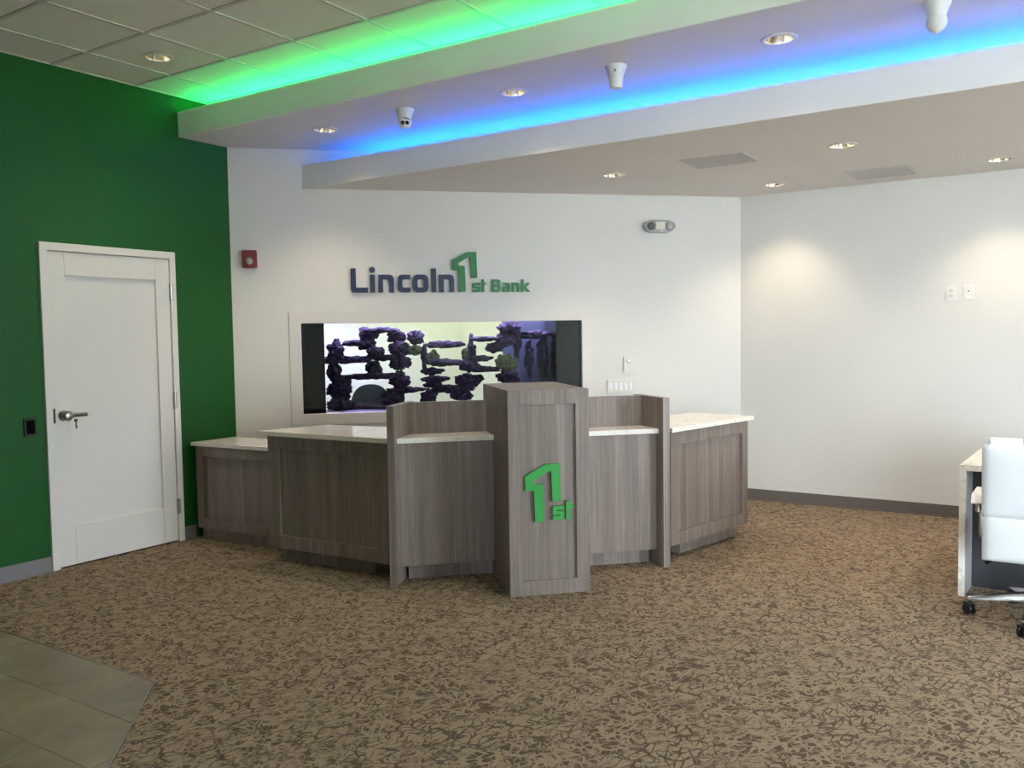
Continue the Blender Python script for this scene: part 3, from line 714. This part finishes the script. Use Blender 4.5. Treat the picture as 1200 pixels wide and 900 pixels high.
station(1, (2.098, 2.063), (2.063, 1.75), 'grey wood teller station under the light switches, beside the pillar', 'narrow white quartz shelf on the teller station beneath the light switches')

# --- cabinets
def cabinet(name, a, b_, z0, z1, depth, label, st, rl, toe, cut0=0, cut1=0):
    a, b_ = Vector(a), Vector(b_); ln = (b_-a).length; ang = math.atan2(b_.y-a.y, b_.x-a.x)
    t_ = thing(name, label, 'cabinet', (a.x, a.y, 0), ang)
    obj('body', prism(B(), [(cut0*.04, .018), (ln-cut1*.04, .018), (ln-cut1, depth), (cut0, depth)], [], z0, z1), 'laminate', t_, bevel=.001)
    shaker(t_, 0, ln, z0, z1, st, rl, .018)
    obj('toe_kick', bx(.02+cut0, ln-.05-cut1*.6, toe, depth-.02, 0, z0), 'laminate', t_)
    return t_, ang
cabinet('base_cabinet', (-4.650, 4.046), (-3.600, 4.089), .10, .867, .50, 'dark wood panelled cabinet between the low cabinet and the teller station', .098, .087, .075, 0, .24)
cabinet('low_cabinet', (-5.676, 4.232), (-4.670, 4.292), .085, .716, .36, 'low dark wood panelled cabinet against the green wall', .075, .075, .022)
cabinet('base_cabinet', (-2.272, 5.382), (-2.063, 6.335), .10, .867, .48, 'wood panelled cabinet at the counter end, beside the white wall with baseboard', .078, .087, .075, .2, 0)
def worktop(poly, z, label, th=.030):
    c = (sum(q[0] for q in poly)/len(poly), sum(q[1] for q in poly)/len(poly))
    t_ = obj('worktop', prism(B(), [(q[0]-c[0], q[1]-c[1]) for q in poly], [], 0, th), 'quartz', loc=(c[0], c[1], z), bevel=.002)
    tag(t_, label, 'worktop')
worktop([(-4.722, 4.020), (-3.572, 4.060), (-3.705, 4.33), (-3.80, 4.65), (-4.590, 4.548)], .868, 'white quartz worktop between the low corner worktop and the teller station')
worktop([(-5.716, 4.212), (-4.640, 4.280), (-4.660, 4.66), (-5.70, 4.628)], .718, 'low white quartz worktop in the corner by the green wall', .026)
worktop([(-2.243, 5.352), (-2.038, 6.418), (-2.546, 6.508), (-2.720, 5.98), (-2.560, 5.58)], .868, 'white quartz worktop on the cabinet beside the light switches')

# ================================================================== DESK
dk = thing('desk', 'white topped desk with a thick slab leg behind the white chair', 'desk', (-.562, 5.489, 0), math.radians(-2.8))
obj('desktop', bx(0, 1.85, 0, .92, .722, .756), 'quartz', dk, bevel=.002)
obj('slab_leg', bx(0, .006, 0, .92, 0, .722), 'quartz', dk); obj('slab_leg', bx(1.82, 1.85, .0, .92, 0, .722), 'quartz', dk)
obj('leg_edge', bx(.006, .033, 0, .02, 0, .722), 'quartz', dk)
obj('leg_lining', bx(.006, .033, .02, .92, 0, .722), 'grey_laminate', dk)
obj('modesty_panel', bx(.033, 1.82, .25, .27, .0, .722), 'desk_dark', dk)

# ================================================================== OFFICE CHAIR
ch = thing('office_chair', 'white leather office chair with chrome arms and base at the desk', 'chair', (-.150, 5.212, 0), math.radians(0))
def pad(x0, x1, z0, z1, y0, y1, bulge, r, nx=14, nz=14, back=False):
    """cushion: rounded outline in x-z, bulging toward -y (or +y)"""
    bm = B(); cols = []
    for side in (0, 1):
        grid = []
        for i in range(nx+1):
            colv = []
            for k in range(nz+1):
                u, v = i/nx*2-1, k/nz*2-1
                x = (x0+x1)/2+(x1-x0)/2*u; z = (z0+z1)/2+(z1-z0)/2*v
                e = (1-abs(u)**6)*(1-abs(v)**6)
                yc = y0 if side == 0 else y1
                mid = (y0+y1)/2
                y = mid+(yc-mid)*(.55+.45*e**.5)+(-bulge if side == 0 else bulge*.5)*(1-u*u)*(1-v*v)
                colv.append(bm.verts.new((x, y, z)))
            grid.append(colv)
        for i in range(nx):
            for k in range(nz): bm.faces.new([grid[i][k], grid[i+1][k], grid[i+1][k+1], grid[i][k+1]])
        cols.append(grid)
    a, c = cols
    edge = [(i, 0) for i in range(nx)]+[(nx, k) for k in range(nz)]+[(i, nz) for i in range(nx, 0, -1)]+[(0, k) for k in range(nz, 0, -1)]
    for (i, k), (i2, k2) in zip(edge, edge[1:]+edge[:1]): bm.faces.new([a[i][k], a[i2][k2], c[i2][k2], c[i][k]])
    return bm
# backrest shell in two stitched panels, leaning back slightly
def lean(bm, z0=.35, k=.09):
    for v in bm.verts: v.co.y -= (v.co.z-z0)*k
    return bm
bk = obj('backrest', lean(pad(-.252, .252, .578, .948, -.275, -.235, .012, .03)), 'white_leather', ch, smooth=True)
obj('lower_back', lean(pad(-.250, .250, .352, .580, -.275, -.235, .010, .03)), 'white_leather', ch, smooth=True)
for i in range(3):
    x = -.228+.155*i
    obj('back_cushion', lean(pad(x, x+.148, .47, .978, -.238, -.175, .006, .03, 8, 14)), 'white_leather', ch, smooth=True)
b_ = pad(-.25, .25, -.24, .26, 0, .085, .01, .04)
for v in b_.verts: v.co = Vector((v.co.x, v.co.z, .40+v.co.y))
obj('seat', b_, 'white_leather', ch, smooth=True)
obj('mechanism', box(bx(-.09, .09, -.13, .13, .335, .395), -.16, .16, -.05, .05, .375, .40), 'black_plastic', ch, bevel=.008)
obj('lever', tube(B(), smooth_path([(-.05, -.02, .355), (-.16, -.05, .335), (-.25, -.06, .290)], .05), [.008]*7+[.012], 8), 'black_plastic', ch, smooth=True)
obj('gas_column', lathe(B(), [(.028, .10), (.028, .22), (.019, .22), (.019, .345)], 20, cap=True), 'black_plastic', ch, smooth='auto')
obj('hub', lathe(B(), [(.0005, .157), (.034, .157), (.045, .145), (.045, .082), (.0005, .08)], 24), 'chrome', ch, smooth='auto')
for i in range(5):
    a = math.radians(187.7+72*i); c, s_ = math.cos(a), math.sin(a)
    lb = B(); rings = []
    for r_, w_, zt, zb in ((.03, .030, .150, .100), (.15, .026, .130, .096), (.27, .021, .104, .084), (.335, .016, .090, .076)):
        rings.append([lb.verts.new((c*r_-s_*o_*w_, s_*r_+c*o_*w_, z_)) for o_, z_ in ((-1, zb), (1, zb), (1, (zt*2+zb)/3), (.75, zt), (-.75, zt), (-1, (zt*2+zb)/3))])
    for p, q in zip(rings, rings[1:]):
        for k in range(6): lb.faces.new([p[k], p[(k+1) % 6], q[(k+1) % 6], q[k]])
    lb.faces.new(rings[0]); lb.faces.new(rings[-1])
    leg = obj('base_leg', lb, 'chrome', ch, smooth='auto')
    cx, cy = c*.326, s_*.326
    cs = B(); rot = Matrix.Rotation(a+.7+i*.5, 4, 'Z')
    for sx_ in (-1, 1): lathe(cs, [(.0005, sx_*.006), (.022, sx_*.006), (.029, sx_*.010), (.029, sx_*.020), (.024, sx_*.024), (.0005, sx_*.025)], 20, (0, 0, 0), 'x')
    tube(cs, [(0, 0, .0), (0, 0, .05)], .006, 8); tube(cs, [(-.02, 0, .0), (.02, 0, 0)], .008, 8)
    box(cs, -.020, .020, -.026, .012, .022, .034)
    bmesh.ops.transform(cs, matrix=Matrix.Translation((cx, cy, .029)) @ rot, verts=cs.verts)
    obj('caster', cs, 'black_plastic', leg, smooth='auto')
for sx_ in (-1, 1):
    X = .282*sx_
    p = smooth_path([(sx_*.18, .02, .398), (X, .02, .398), (X, .02, .565), (X, -.16, .58), (X, -.18, .615), (X, .12, .615), (X, .12, .54), (X, .02, .48)], .05)
    obj('armrest_frame', tube(B(), p, .009, 10), 'chrome', ch, smooth='auto')
    b_ = B(); prism(b_, rounded([(-.20, .622, .01), (.13, .622, .01), (.13, .662, .015), (-.155, .668, .02)]), [], -.028, .028, lambda u, v, w_, X=X: (X+w_, u, v))
    obj('arm_pad', b_, 'white_leather', ch, bevel=.008)
